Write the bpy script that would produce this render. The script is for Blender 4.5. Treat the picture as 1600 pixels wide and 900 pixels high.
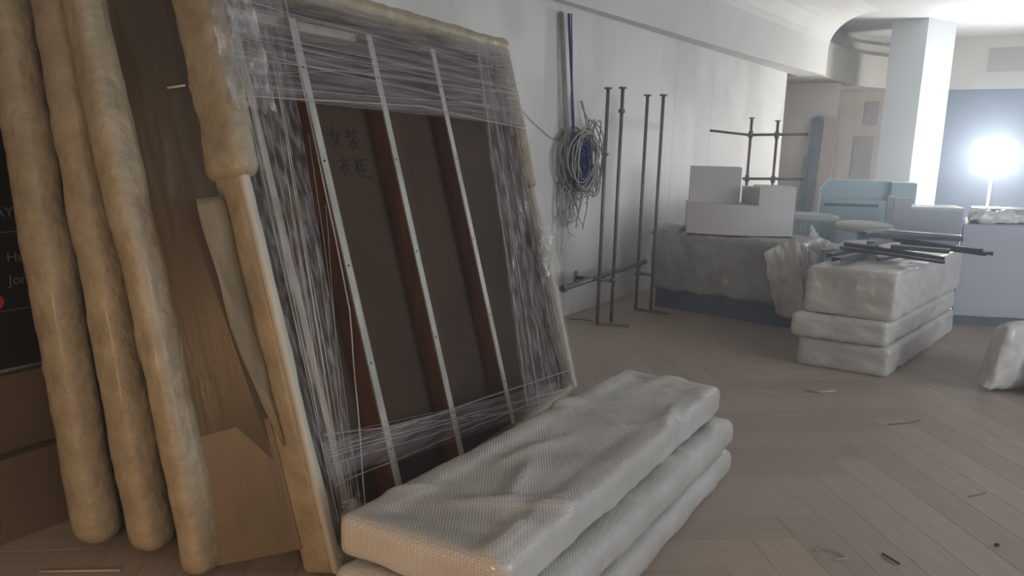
import bpy, bmesh, math, random
from mathutils import Vector as V, Matrix, noise
random.seed(7)
for o in list(bpy.data.objects): bpy.data.objects.remove(o)
SC = bpy.context.scene; COL = SC.collection

# ------------------------------------------------------------------ camera
cam = bpy.data.cameras.new('camera'); camo = bpy.data.objects.new('camera', cam); COL.objects.link(camo)
cam.sensor_width = 36; cam.lens = 27.0; cam.clip_start = .05; cam.clip_end = 80
camo.matrix_world = Matrix(((0.99968061, -0.02527193, 0, 0), (0.00476371, 0.1884377, -0.98207359, 0),
                            (0.02481889, 0.98175993, 0.18849791, 1.5), (0, 0, 0, 1)))
SC.camera = camo

# ------------------------------------------------------------------ world, lights, exposure
world = bpy.data.worlds.new('world'); SC.world = world; world.use_nodes = True
bg = world.node_tree.nodes['Background']; bg.inputs[0].default_value = (.60, .66, .74, 1); bg.inputs[1].default_value = .15
SC.view_settings.view_transform = 'Standard'; SC.view_settings.look = 'None'
SC.view_settings.exposure = 0.2; SC.view_settings.gamma = 1.0; SC.view_settings.use_curve_mapping = False

def light(name, kind, loc, power, color, target=None, **kw):
    l = bpy.data.lights.new(name, kind); l.energy = power; l.color = color
    for k, v in kw.items(): setattr(l, k, v)
    o = bpy.data.objects.new(name, l); COL.objects.link(o); o.location = loc
    if target is not None: o.rotation_euler = (V(target) - V(loc)).to_track_quat('-Z', 'Y').to_euler()
    return o
LAMP = V((7.2, 11.75, 1.44))
light('work_light_beam', 'POINT', LAMP, 350, (.86, .93, 1.0), shadow_soft_size=.21)
# soft cool fill lights, added out of view right of and behind the camera
light('fill_right', 'AREA', (7.5, 1.0, 2.0), 190, (.80, .88, 1.0), (1.5, 6, .8), shape='RECTANGLE', size=4.0, size_y=2.4)
light('fill_back', 'AREA', (2.0, -2.5, 2.2), 34, (.95, .95, 1.0), (1.5, 5, 1.0), shape='RECTANGLE', size=3.0, size_y=2.0)
# warm lamp on the floor to the left of the camera
light('warm_lamp', 'AREA', (-1.3, .25, .75), 12, (1.0, .58, .27), (-.8, 2.6, .5), shape='DISK', size=.5)

# ------------------------------------------------------------------ materials
def mat(name, col, rough=.6, col2=None, nscale=4, bump=0, bscale=40, metal=0, coat=0, stretch=(1, 1, 1),
        detail=3, spec=.5, trans=None, sss=0, rnd=0, voro=0, vscale=90, ramp=(.35, .65), emit=None, estr=0, coords='Object'):
    m = bpy.data.materials.new(name); m.use_nodes = True; nt = m.node_tree; N = nt.nodes; L = nt.links
    p = N['Principled BSDF']; out = N['Material Output']
    p.inputs['Base Color'].default_value = (*col, 1); p.inputs['Roughness'].default_value = rough
    p.inputs['Metallic'].default_value = metal; p.inputs['Specular IOR Level'].default_value = spec
    if coat: p.inputs['Coat Weight'].default_value = coat; p.inputs['Coat Roughness'].default_value = .12
    if sss: p.inputs['Subsurface Weight'].default_value = sss; p.inputs['Subsurface Radius'].default_value = (.05, .04, .03)
    if emit: p.inputs['Emission Color'].default_value = (*emit, 1); p.inputs['Emission Strength'].default_value = estr
    tc = N.new('ShaderNodeTexCoord'); mp = N.new('ShaderNodeMapping'); mp.inputs['Scale'].default_value = stretch
    L.new(tc.outputs[coords], mp.inputs[0])
    csock = None
    if col2 or trans:
        n = N.new('ShaderNodeTexNoise'); n.inputs['Scale'].default_value = nscale; n.inputs['Detail'].default_value = detail
        L.new(mp.outputs[0], n.inputs[0])
        r = N.new('ShaderNodeMapRange'); r.inputs[1].default_value = ramp[0]; r.inputs[2].default_value = ramp[1]
        L.new(n.outputs[0], r.inputs[0]); fac = r.outputs[0]
        if col2:
            mx = N.new('ShaderNodeMix'); mx.data_type = 'RGBA'
            mx.inputs[6].default_value = (*col, 1); mx.inputs[7].default_value = (*col2, 1)
            L.new(fac, mx.inputs[0]); csock = mx.outputs[2]
    if rnd:
        oi = N.new('ShaderNodeObjectInfo'); h = N.new('ShaderNodeHueSaturation')
        mr = N.new('ShaderNodeMapRange'); mr.inputs[3].default_value = 1 - rnd; mr.inputs[4].default_value = 1 + rnd
        L.new(oi.outputs['Random'], mr.inputs[0]); L.new(mr.outputs[0], h.inputs['Value'])
        if csock: L.new(csock, h.inputs['Color'])
        else: h.inputs['Color'].default_value = (*col, 1)
        csock = h.outputs[0]
    if csock: L.new(csock, p.inputs['Base Color'])
    nrm = None
    if bump:
        n2 = N.new('ShaderNodeTexNoise'); n2.inputs['Scale'].default_value = bscale; n2.inputs['Detail'].default_value = 4
        L.new(mp.outputs[0], n2.inputs[0])
        b = N.new('ShaderNodeBump'); b.inputs['Strength'].default_value = bump; b.inputs['Distance'].default_value = .01
        L.new(n2.outputs[0], b.inputs['Height']); nrm = b.outputs[0]
    if voro:
        v = N.new('ShaderNodeTexVoronoi'); v.inputs['Scale'].default_value = vscale; v.inputs['Randomness'].default_value = .12
        L.new(tc.outputs['Object'], v.inputs[0])
        b = N.new('ShaderNodeBump'); b.inputs['Strength'].default_value = voro; b.inputs['Distance'].default_value = .006; b.invert = True
        L.new(v.outputs['Distance'], b.inputs['Height'])
        if nrm: L.new(nrm, b.inputs['Normal'])
        nrm = b.outputs[0]
    if nrm: L.new(nrm, p.inputs['Normal'])
    if trans:
        t = N.new('ShaderNodeBsdfTransparent'); ms = N.new('ShaderNodeMixShader')
        mr = N.new('ShaderNodeMapRange'); mr.inputs[3].default_value = trans[0]; mr.inputs[4].default_value = trans[1]
        L.new(fac, mr.inputs[0]); L.new(mr.outputs[0], ms.inputs[0]); L.new(t.outputs[0], ms.inputs[1]); L.new(p.outputs[0], ms.inputs[2])
        L.new(ms.outputs[0], out.inputs[0])
    return m

M = {}
M['wall'] = mat('painted_plaster', (.72, .71, .69), .55, (.82, .82, .81), 1.1, 0, 12, ramp=(.44, .53), detail=2, spec=.4, stretch=(1, 1, .55))
M['plaster'] = mat('bulkhead_plaster', (.76, .76, .75), .6, (.71, .71, .70), 2, .02, 20)
M['header'] = mat('header_plaster', (.52, .49, .42), .6, (.48, .45, .39), 2, .04, 20)
M['ceiling'] = mat('ceiling_plaster', (.66, .66, .66), .6, (.6, .6, .6), 1.5, .03, 20)
M['cream'] = mat('cream_wall', (.60, .50, .40), .6, (.54, .44, .35), 2)
M['taupe'] = mat('taupe_wall', (.72, .66, .60), .6, (.66, .60, .55), 2)
M['navy'] = mat('dark_blue_wall', (.06, .08, .17), .5)
M['brownp'] = mat('brown_panel', (.33, .27, .24), .5)
M['column'] = mat('column_paint', (.68, .72, .75), .5, (.65, .69, .72), 1)
M['floor'] = mat('oak_plank', (.48, .39, .31), .45, (.38, .31, .245), 3.0, .08, 20, stretch=(1.2, 16, 1), rnd=.08, spec=.45, ramp=(.3, .75), detail=5)
M['sub'] = mat('subfloor', (.30, .25, .2), .6)
M['foam'] = mat('foam_wrap', (.45, .385, .26), .48, (.34, .285, .19), 9, 1.0, 26, spec=.5, coat=.12)
M['foam2'] = mat('foam_board', (.60, .58, .48), .5, (.52, .53, .46), 3, .1, 30)
M['bubble'] = mat('bubble_wrap', (.64, .625, .58), .27, (.53, .52, .475), 3.0, .3, 9, voro=.5, vscale=105, coat=.6)
M['bubble_far'] = mat('bubble_wrap_far', (.66, .65, .60), .4, (.52, .51, .48), 5, .5, 14, coat=.25)
M['bubble_dark'] = mat('film_wrapped_bundle', (.42, .42, .39), .38, (.31, .31, .29), 4, .5, 9, coat=.25, stretch=(1, 1, .6))
M['mdf'] = mat('brown_board', (.082, .056, .038), .8, (.072, .049, .033), 3, .04, 60, spec=.15)
M['batten'] = mat('batten_wood', (.11, .052, .03), .6, (.07, .034, .02), 3, .1, 30, stretch=(6, 6, .6))
M['batten_edge'] = mat('batten_edge_strip', (.50, .52, .47), .45, (.36, .37, .33), 8, .1, 30, stretch=(3, 3, .5))
M['pale_wood'] = mat('pale_wood', (.46, .40, .33), .5, (.36, .31, .25), 5, .1, 30, stretch=(4, 4, .6))
M['ink'] = mat('marker_ink', (.012, .010, .012), .5)
M['screw'] = mat('dark_screw', (.03, .03, .03), .4, metal=.7)
M['film'] = mat('stretch_film', (.62, .62, .64), .10, (.7, .7, .72), 5, .9, 16, trans=(.05, .45), stretch=(9, 9, .5), ramp=(.42, .78), spec=.8, detail=5)
M['filmh'] = mat('stretch_film_sideways', (.62, .60, .60), .18, (.7, .68, .68), 4, .8, 14, trans=(.10, .42), stretch=(.8, .5, 14), ramp=(.35, .8), spec=.7, detail=5)
M['film_dull'] = mat('dull_film', (.17, .14, .085), .3, (.22, .185, .115), 3, .8, 8, trans=(.06, .34), stretch=(2, 2, .5), ramp=(.4, .7), spec=.6)
M['white_bag'] = mat('white_plastic_bag', (.84, .85, .86), .3, coat=.3)
M['strip'] = mat('packing_foam_strip', (.24, .185, .105), .5, (.28, .22, .13), 4, .3, 12, trans=(.65, .9), stretch=(2, 2, .6))
M['strand'] = mat('film_strand', (.75, .74, .72), .2, trans=(.25, .6), spec=.8)
M['crumple'] = mat('crumpled_film', (.62, .62, .58), .15, (.72, .72, .7), 14, .9, 20, trans=(.12, .6), spec=.8)
M['cardboard'] = mat('cardboard', (.25, .19, .12), .7, (.22, .165, .105), 3, .05, 60)
M['cardboard_dark'] = mat('dark_cardboard', (.14, .10, .065), .75, (.12, .085, .055), 3, .05, 60)
M['darkcab'] = mat('dark_cabinet', (.075, .055, .033), .4, (.06, .045, .027), 2, .1, 8)
M['black'] = mat('black_hoarding', (.006, .006, .007), .5)
M['red'] = mat('red_print', (.45, .03, .03), .5)
M['print'] = mat('grey_print', (.16, .16, .15), .5)
M['pipe'] = mat('steel_pipe', (.19, .18, .17), .42, (.24, .23, .22), 8, .05, 60, metal=.3)
M['copper'] = mat('rusty_pipe', (.28, .17, .14), .45, (.18, .16, .15), 9, metal=.3)
M['white'] = mat('white_lacquer', (.66, .655, .65), .45, spec=.4)
M['teal'] = mat('teal_lacquer', (.42, .55, .61), .45)
M['teal_dark'] = mat('teal_slot', (.12, .16, .18), .5)
M['bluegrey'] = mat('blue_grey_panel', (.48, .52, .61), .5)
M['slate'] = mat('slate_board', (.15, .16, .20), .45, (.11, .12, .15), 4)
M['pinkish'] = mat('pink_board', (.50, .38, .32), .6)
M['rail'] = mat('dark_rail', (.12, .125, .15), .4, (.09, .09, .11), 8, metal=.3)
M['rail_pale'] = mat('pale_rail', (.35, .35, .37), .35, metal=.4)
M['cable_grey'] = mat('grey_cable', (.33, .32, .30), .5)
M['cable_pale'] = mat('pale_cable', (.50, .48, .44), .5)
M['cable_blue'] = mat('blue_cable', (.045, .06, .22), .45)
M['scrap'] = mat('scrap_pale', (.5, .46, .4), .6)
M['scrapd'] = mat('scrap_dark', (.05, .04, .035), .6)
M['glow'] = mat('lamp_lens', (1, 1, 1), .3, emit=(.9, .96, 1.0), estr=60)
M['lamp_body'] = mat('lamp_body', (.55, .57, .6), .4)

# ------------------------------------------------------------------ mesh builder
class MB:
    def __init__(s): s.v = []; s.f = []
    def add(s, vs, fs):
        k = len(s.v); s.v += [V(p) for p in vs]; s.f += [tuple(i + k for i in f) for f in fs]; return s
    def hexa(s, b, t):       # bottom quad, top quad (lists of 4 points)
        return s.add(list(b) + list(t), [(3, 2, 1, 0), (4, 5, 6, 7), (0, 1, 5, 4), (1, 2, 6, 5), (2, 3, 7, 6), (3, 0, 4, 7)])
    def box(s, o, ax, ay, az):     # corner + three edge vectors
        o, ax, ay, az = V(o), V(ax), V(ay), V(az)
        b = [o, o + ax, o + ax + ay, o + ay]; return s.hexa(b, [p + az for p in b])
    def prism(s, poly, up):
        up = V(up); n = len(poly); vs = [V(p) for p in poly] + [V(p) + up for p in poly]
        return s.add(vs, [tuple(range(n))[::-1], tuple(range(n, 2 * n))] + [(i, (i + 1) % n, n + (i + 1) % n, n + i) for i in range(n)])
    def tube(s, pts, r, seg=8, cap=True):
        pts = [V(p) for p in pts]; n = len(pts); rr = r if isinstance(r, (list, tuple)) else [r] * n
        t0 = (pts[1] - pts[0]).normalized(); a = t0.orthogonal().normalized(); vs = []; fs = []
        for i, p in enumerate(pts):
            t = (pts[min(i + 1, n - 1)] - pts[max(i - 1, 0)]).normalized()
            a = (a - t * a.dot(t)); a = a.normalized() if a.length > 1e-6 else t.orthogonal().normalized(); b = t.cross(a)
            for k in range(seg):
                g = 2 * math.pi * k / seg; vs.append(p + (a * math.cos(g) + b * math.sin(g)) * rr[i])
        for i in range(n - 1):
            for k in range(seg):
                k2 = (k + 1) % seg; fs.append((i * seg + k, i * seg + k2, (i + 1) * seg + k2, (i + 1) * seg + k))
        if cap: fs += [tuple(range(seg))[::-1], tuple((n - 1) * seg + k for k in range(seg))]
        return s.add(vs, fs)
    def pipe(s, a, b, r, seg=12):  # open hollow pipe
        a, b = V(a), V(b); t = (b - a).normalized(); x = t.orthogonal().normalized(); y = t.cross(x); vs = []; fs = []
        for p, q in ((a, r), (b, r), (b, r * .75), (a, r * .75)):
            for k in range(seg): g = 2 * math.pi * k / seg; vs.append(p + (x * math.cos(g) + y * math.sin(g)) * q)
        for i in range(4):
            j = (i + 1) % 4
            for k in range(seg): k2 = (k + 1) % seg; fs.append((i * seg + k, i * seg + k2, j * seg + k2, j * seg + k))
        return s.add(vs, fs)
    def grid(s, fn, nu, nv):
        vs = [fn(i / nu, j / nv) for i in range(nu + 1) for j in range(nv + 1)]
        fs = [(i * (nv + 1) + j, (i + 1) * (nv + 1) + j, (i + 1) * (nv + 1) + j + 1, i * (nv + 1) + j + 1) for i in range(nu) for j in range(nv)]
        return s.add(vs, fs)
    def soft(s, fn, dims, r, seg, amp=.0, freq=5, seed=0, extra=None):
        """rounded, slightly lumpy box: dims in metres, fn maps local metres to world"""
        a = dims; ax = []
        for k in range(3):
            rk = min(r, a[k] * .499); n = max(1, seg[k]); inner = [rk + (a[k] - 2 * rk) * i / n for i in range(n + 1)]
            ax.append([0, rk * .22, rk * .55] + inner + [a[k] - rk * .55, a[k] - rk * .22, a[k]])
        idx = {}; vs = []; fs = []; rv = [min(r, a[k] * .499) for k in range(3)]
        def vid(i, j, k):
            key = (i, j, k)
            if key not in idx:
                p = V((ax[0][i], ax[1][j], ax[2][k]))
                q = V([min(max(p[m], rv[m]), a[m] - rv[m]) for m in range(3)]); d = p - q
                e = V([d[m] / rv[m] for m in range(3)]); e.normalize()
                w = q + V([e[m] * rv[m] for m in range(3)])
                if amp:
                    sp = w * freq + V((seed * 7.3, seed * 3.1, seed))
                    w = w + e * amp * (noise.noise(sp) + .45 * noise.noise(sp * 2.7) + .25 * noise.noise(sp * 6))
                if extra: w = extra(w, e)
                idx[key] = len(vs); vs.append(fn(*w))
            return idx[key]
        n = [len(x) - 1 for x in ax]
        for i in range(n[0]):
            for j in range(n[1]):
                fs.append((vid(i, j, 0), vid(i, j + 1, 0), vid(i + 1, j + 1, 0), vid(i + 1, j, 0)))
                fs.append((vid(i, j, n[2]), vid(i + 1, j, n[2]), vid(i + 1, j + 1, n[2]), vid(i, j + 1, n[2])))
        for i in range(n[0]):
            for k in range(n[2]):
                fs.append((vid(i, 0, k), vid(i + 1, 0, k), vid(i + 1, 0, k + 1), vid(i, 0, k + 1)))
                fs.append((vid(i, n[1], k), vid(i, n[1], k + 1), vid(i + 1, n[1], k + 1), vid(i + 1, n[1], k)))
        for j in range(n[1]):
            for k in range(n[2]):
                fs.append((vid(0, j, k), vid(0, j, k + 1), vid(0, j + 1, k + 1), vid(0, j + 1, k)))
                fs.append((vid(n[0], j, k), vid(n[0], j + 1, k), vid(n[0], j + 1, k + 1), vid(n[0], j, k + 1)))
        return s.add(vs, fs)
    def build(s, name, m, parent=None, smooth=False, origin=None):
        base = parent_base(parent) if parent else (V(origin) if origin is not None else V((0, 0, 0)))
        me = bpy.data.meshes.new(name); me.from_pydata([tuple(p - base) for p in s.v], [], s.f); me.update()
        bm = bmesh.new(); bm.from_mesh(me); bmesh.ops.recalc_face_normals(bm, faces=bm.faces); bm.to_mesh(me); bm.free()
        if smooth:
            for p in me.polygons: p.use_smooth = True
        me.materials.append(M[m] if isinstance(m, str) else m)
        o = bpy.data.objects.new(name, me); COL.objects.link(o)
        if parent: o.parent = parent
        else: o.location = base
        return o
def parent_base(o):
    b = V((0, 0, 0))
    while o: b += o.location; o = o.parent
    return b
def tag(o, label=None, cat=None, group=None, kind=None):
    if label: o['label'] = label
    if cat: o['category'] = cat
    if group: o['group'] = group
    if kind: o['kind'] = kind
    return o
def thing(name, loc, label, cat, group=None):
    o = bpy.data.objects.new(name, None); COL.objects.link(o); o.location = loc; o.empty_display_size = .05
    return tag(o, label, cat, group)

# building axes: s along the left wall, d out from it into the room
W0 = V((.435, 6.514, 0)); WS = V((.564, .826, 0)).normalized(); WN = V((WS.y, -WS.x, 0))
def W(s, d, z): return W0 + WS * s + WN * d + V((0, 0, z))
UP = V((0, 0, 1))

# ------------------------------------------------------------------ floor with herringbone planks
SUBZ = -.02
fl = tag(MB().box(W(-9, -.15, SUBZ - .05), WS * 22, WN * 14, UP * .05).build('floor', 'sub'), kind='structure')
PW, PL, PT = .18, 1.35, .02
ang = math.radians(6.5); E1 = V((math.cos(ang), math.sin(ang), 0)); E2 = V((-E1.y, E1.x, 0)); PO = V((.27, 3.22, 0))
def plank_mesh(L, Wd, nm):
    mb = MB(); g = .0005; c = .0009
    b = [(g, g), (L - g, g), (L - g, Wd - g), (g, Wd - g)]; t = [(g + c, g + c), (L - g - c, g + c), (L - g - c, Wd - g - c), (g + c, Wd - g - c)]
    vs = [(x, y, -PT) for x, y in b] + [(x, y, -c) for x, y in b] + [(x, y, 0) for x, y in t]
    fs = [(3, 2, 1, 0), (8, 9, 10, 11)] + [(i, (i + 1) % 4, 4 + (i + 1) % 4, 4 + i) for i in range(4)] + [(4 + i, 4 + (i + 1) % 4, 8 + (i + 1) % 4, 8 + i) for i in range(4)]
    me = bpy.data.meshes.new(nm); me.from_pydata(vs, [], fs); me.materials.append(M['floor']); me.update(); return me
pm = plank_mesh(PL, PW, 'plank')
def dcoord(p): return (p - W0).dot(WN)
def scoord(p): return (p - W0).dot(WS)
planks = []
for j in range(-12, 14):
    for i in range(-90, 90):
        a, b = i * PW + j * PL, i * PW - j * PL
        planks.append((PO + E1 * a + E2 * b, 0)); planks.append((PO + E1 * (a + PL + PW) + E2 * (b + PW - PL), 1))
sel = []
cinv = camo.matrix_world.inverted()
for p, k in planks:
    ex, ey = (E1, E2) if k == 0 else (E2, -E1)
    cs = [p, p + ex * PL, p + ex * PL + ey * PW, p + ey * PW]
    ds = [dcoord(c) for c in cs]; ss = [scoord(c) for c in cs]
    if max(ds) < .01 or min(ds) > 7.5 or max(ss) < -8.5 or min(ss) > 10.35: continue
    c = p + ex * PL / 2 + ey * PW / 2
    q = cinv @ c; vis = q.z < -.2 and abs(q.x / -q.z) < .80 and abs(q.y / -q.z) < .55
    if not vis and (c - V((1.5, 5, 0))).length > 6.5: continue
    sel.append((0 if vis else 1, (c - V((0, 0, 1.5))).length, p, k, min(ds), ex, ey))
sel.sort(key=lambda t: (t[0], t[1]))
def clip(me, o):
    bm = bmesh.new(); bm.from_mesh(me); mw = o
    bmesh.ops.bisect_plane(bm, geom=bm.verts[:] + bm.edges[:] + bm.faces[:], plane_co=mw.inverted() @ W(0, .004, 0), plane_no=mw.inverted().to_3x3() @ WN, clear_inner=True)
    bmesh.ops.holes_fill(bm, edges=bm.edges); m2 = bpy.data.meshes.new('plank'); bm.to_mesh(m2); bm.free(); m2.materials.append(M['floor']); return m2
rest = MB()
for n, (vis, dist, p, k, dm, ex, ey) in enumerate(sel):
    mw = Matrix.Translation(p) @ Matrix(((ex.x, ey.x, 0, 0), (ex.y, ey.y, 0, 0), (0, 0, 1, 0), (0, 0, 0, 1)))
    me = pm if dm > .004 else clip(pm, mw)
    if n < 300:
        o = bpy.data.objects.new('plank', me); COL.objects.link(o); o.parent = fl; o.matrix_local = mw
    else: rest.add([mw @ v.co for v in me.vertices], [tuple(f.vertices) for f in me.polygons])
tag(rest.build('far_planks', 'floor', fl), kind='stuff')

# ------------------------------------------------------------------ walls, ceiling, bulkhead
CZ = 3.45
wl = tag(MB().box(W(-8.5, -.17, 0), WS * 14.75, WN * .155, UP * CZ).build('wall_left', 'wall'), kind='structure')
for s0, s1 in ((-8.5, -5.5), (-5.5, -2.95), (-2.95, -.2), (-.2, 2.18), (2.18, 3.26), (3.26, 6.25)):    # plasterboard sheets
    g = .003; MB().box(W(s0 + g, -.015, 0), WS * (s1 - s0 - 2 * g), WN * .015, UP * 2.57).build('wall_sheet', 'wall', wl)
tag(MB().box(W(6.3, -.6, 0), WS * 4.1, WN * .1, UP * CZ).build('wall_recess', 'taupe'), kind='structure')
tag(MB().box(W(8.0, -.5, 0), WS * .12, WN * .86, UP * 2.56).build('wall_pier', 'taupe'), kind='structure')
fw = tag(MB().box(W(10.4, -.6, 0), WS * .1, WN * 9.2, UP * CZ).build('wall_far', 'cream'), kind='structure')
MB().box(W(10.3, 1.55, 0), WS * .09, WN * 6.4, UP * 2.565).build('dark_panel', 'navy', fw)
MB().box(W(10.36, .36, 1.95), WS * .035, WN * .22, UP * .42).build('brown_panel', 'brownp', fw)
MB().box(W(10.36, .22, .4), WS * .035, WN * .33, UP * 1.35).build('brown_panel', 'brownp', fw)
MB().box(W(10.36, -.12, .0), WS * .03, WN * .03, UP * 2.3).build('door_frame_strip', 'pale_wood', fw)
tag(MB().box(W(-8.5, -.6, CZ), WS * 19.2, WN * 9.2, UP * .1).build('ceiling', 'ceiling'), kind='structure')
# bulkhead with a cove along the wall; it ends in a cut that shows the cove's profile
mb = MB(); prof = lambda d: [(d, 2.57), (d, 2.95)] + [(d + .62 * (1 - math.cos(a)), 2.95 + .49 * math.sin(a)) for a in [math.radians(x) for x in range(10, 91, 10)]] + [(d + .66, CZ - .002), (.001, CZ - .002), (.001, 2.57)]
rows = [[W(s, dd, z) for dd, z in prof(d)] for s, d in ((-8.4, .08), (-.3, .09), (3.95, .22), (6.8, .41))]
n = len(rows[0]); vs = [p for r in rows for p in r]
mb.add(vs, [(i * n + k, i * n + (k + 1) % n, (i + 1) * n + (k + 1) % n, (i + 1) * n + k) for i in range(3) for k in range(n)] + [tuple(range(n)), tuple(3 * n + k for k in range(n))[::-1]])
tag(mb.build('bulkhead_left', 'plaster'), kind='structure')
path = [(6.81, .34), (7.6, .36), (8.6, .42), (9.2, .56), (9.65, .80), (9.95, 1.15), (10.12, 1.6), (10.2, 2.2), (10.2, 8.4)]
mb = MB()
for off, z0, z1 in ((0, 2.57, 3.10), (-.13, 3.10, 3.30), (-.24, 3.30, CZ - .002)):
    poly = []
    for i, (s, d) in enumerate(path):
        a = path[max(i - 1, 0)]; b = path[min(i + 1, len(path) - 1)]; t = V((b[0] - a[0], b[1] - a[1])).normalized()
        k_ = min(1, max(0, (1.5 - d) / .5)); poly.append((s - t.y * off * k_, d + t.x * off * k_))
    poly = [(s, max(d, -.39)) for s, d in poly] + [(10.399, 8.4), (10.399, -.45), (6.81, -.45)]
    mb.prism([W(s, d, z0) for s, d in poly], UP * (z1 - z0))
tag(mb.build('bulkhead_far', 'header'), kind='structure')
mb = MB().box(W(10.185, 2.25, 2.86), WS * .012, WN * 2.6, UP * .38)
tag(mb.build('trim_1', 'brownp'), kind='structure')
# column, turned out of line with the walls
E0 = V((6.10, 12.0, 0)); a = V((-.32, .46, 0)); b = V((.62, .36, 0))
tag(MB().box(E0, a, b, UP * (CZ - .002)).build('column', 'column', origin=E0), kind='structure')

# thin haze volume, added to spread the work light's glare through the room
hz = bpy.data.materials.new('glare_haze'); hz.use_nodes = True; nt = hz.node_tree; nt.nodes.remove(nt.nodes['Principled BSDF'])
vsn = nt.nodes.new('ShaderNodeVolumeScatter'); vsn.inputs['Density'].default_value = .043; vsn.inputs['Anisotropy'].default_value = .55
vsn.inputs['Color'].default_value = (.72, .84, 1, 1)
nt.links.new(vsn.outputs[0], nt.nodes['Material Output'].inputs['Volume'])
hb = MB().box(W(-9.4, -.8, -.2), WS * 20.5, WN * 9.0, UP * 3.9).build('glare_haze', hz)
tag(hb, 'thin pale haze in the room air, added for the glare of the work light', 'haze', kind='stuff')

# ------------------------------------------------------------------ work light
t = thing('work_light', (LAMP.x, LAMP.y, 0), 'glaring white work light on a thin stand before the dark blue wall', 'work light')
MB().tube([V((LAMP.x, LAMP.y, .02)), V((LAMP.x, LAMP.y, 1.22))], .018, 8).build('pole', 'lamp_body', t, True)
for k in range(3):
    g = k * 2.094 + .4; MB().tube([V((LAMP.x, LAMP.y, .42)), V((LAMP.x + .38 * math.cos(g), LAMP.y + .38 * math.sin(g), .012))], .011, 6).build('leg', 'lamp_body', t, True)
fwd = (V((0, 0, 1.5)) - LAMP); fwd.z = 0; fwd.normalize(); sd = V((-fwd.y, fwd.x, 0))
bk = LAMP - fwd * .30
MB().soft(lambda x, y, z: bk + sd * (x - .3) + fwd * (y - .05) + UP * (z - .24), (.6, .10, .48), .02, (2, 1, 2)).build('lamp_head', 'lamp_body', t, True)
MB().box(bk - sd * .28 + fwd * .055 - UP * .22, sd * .56, fwd * .01, UP * .44).build('lens', 'glow', t)
MB().tube([bk - UP * .23, V((LAMP.x, LAMP.y, 1.2))], .016, 6).build('bracket', 'lamp_body', t, True)

# ------------------------------------------------------------------ the leaning board frame under film
FO = V((-.613, 2.447, .035)); FU = V((.4315, .902, 0)).normalized(); TL = math.radians(15)
FN0 = V((-FU.y, FU.x, 0)); FV = FN0 * math.sin(TL) + UP * math.cos(TL); FN = FU.cross(FV)
def F(u, v, n): return FO + FU * u + FV * v + FN * n
ft = thing('wrapped_board', (FO.x, FO.y, 0), 'tall brown board with three battens leaning in clear film, handwriting on it', 'board')
MB().box(F(.03, .02, -.05), FU * 2.19, FV * 2.0, FN * .03).build('back_board', 'mdf', ft)
xs = [.05, .37, .84, 1.35, 2.2]
for a, b in zip(xs, xs[1:]):
    MB().box(F(a + .004, .03, -.02), FU * (b - a - .008), FV * 1.97, FN * .012).build('board_panel', 'mdf', ft)
for u in (.344, .814, 1.324):
    o = MB().box(F(u, .06, -.008), FU * .052, FV * 1.88, FN * .085).build('batten', 'batten', ft)
    e = MB().box(F(u + .006, .062, .0775), FU * .036, FV * 1.87, FN * .004).build('edge_strip', 'batten_edge', o)
    for v in (.28, .62, 1.0, 1.4, 1.75): MB().tube([F(u + .022, v, .0812), F(u + .022, v, .0832)], .0045, 8).build('screw', 'screw', o)
MB().box(F(.105, .05, .0), FU * .032, FV * 1.86, FN * .03).build('side_batten', 'pale_wood', ft)
MB().box(F(.12, 1.915, .0), FU * .80, FV * .035, FN * .03).build('top_batten', 'pale_wood', ft)
MB().box(F(2.12, .05, 0), FU * .05, FV * 1.9, FN * .03).build('side_batten', 'batten', ft)
# handwriting
GL = {'n': [[(.45, 1), (.28, .5), (.78, .08)], [(.75, .75), (.6, .3), (.12, 0)], [(-.05, .58), (1.05, .66)]],
      'z': [[(.08, .95), (.18, .83)], [(.02, .58), (.2, .74)], [(.28, 1.05), (.27, .55)], [(.4, .83), (.98, .88)], [(.68, 1.05), (.66, .62)], [(.46, .61), (.9, .64)],
            [(.5, .54), (.56, .47)], [(.05, .40), (1, .45)], [(.5, .42), (.08, .1)], [(.35, .27), (.35, -.03), (.55, .1)], [(.88, .36), (.6, .22)], [(.5, .4), (.66, .14), (1.02, -.02)]],
      'y': [[(.45, 1.02), (.56, .88)], [(.02, .74), (.98, .8)], [(.5, .75), (.3, .5), (0, .28)], [(.33, .52), (.32, 0), (.58, .15)], [(.87, .62), (.6, .42)], [(.48, .68), (.65, .3), (1.04, 0)]],
      'g': [[(-.02, .7), (.42, .74)], [(.2, 1.02), (.22, 0)], [(.22, .68), (.0, .33)], [(.24, .6), (.4, .42)], [(.5, .9), (1, .94)], [(.53, .9), (.52, .05)],
            [(.52, .65), (.9, .67), (.88, .38), (.52, .35)], [(.52, .05), (1.25, -.02)]]}
mb = MB()
for ch, u0, v0 in (('n', .535, 1.475), ('z', .645, 1.465), ('y', .555, 1.355), ('g', .66, 1.345)):
    for st in GL[ch]: mb.tube([F(u0 + .082 * x, v0 + .082 * y, -.0075) for x, y in st], .0026, 5)
tag(mb.build('handwriting', 'ink', ft), kind='stuff')
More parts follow.
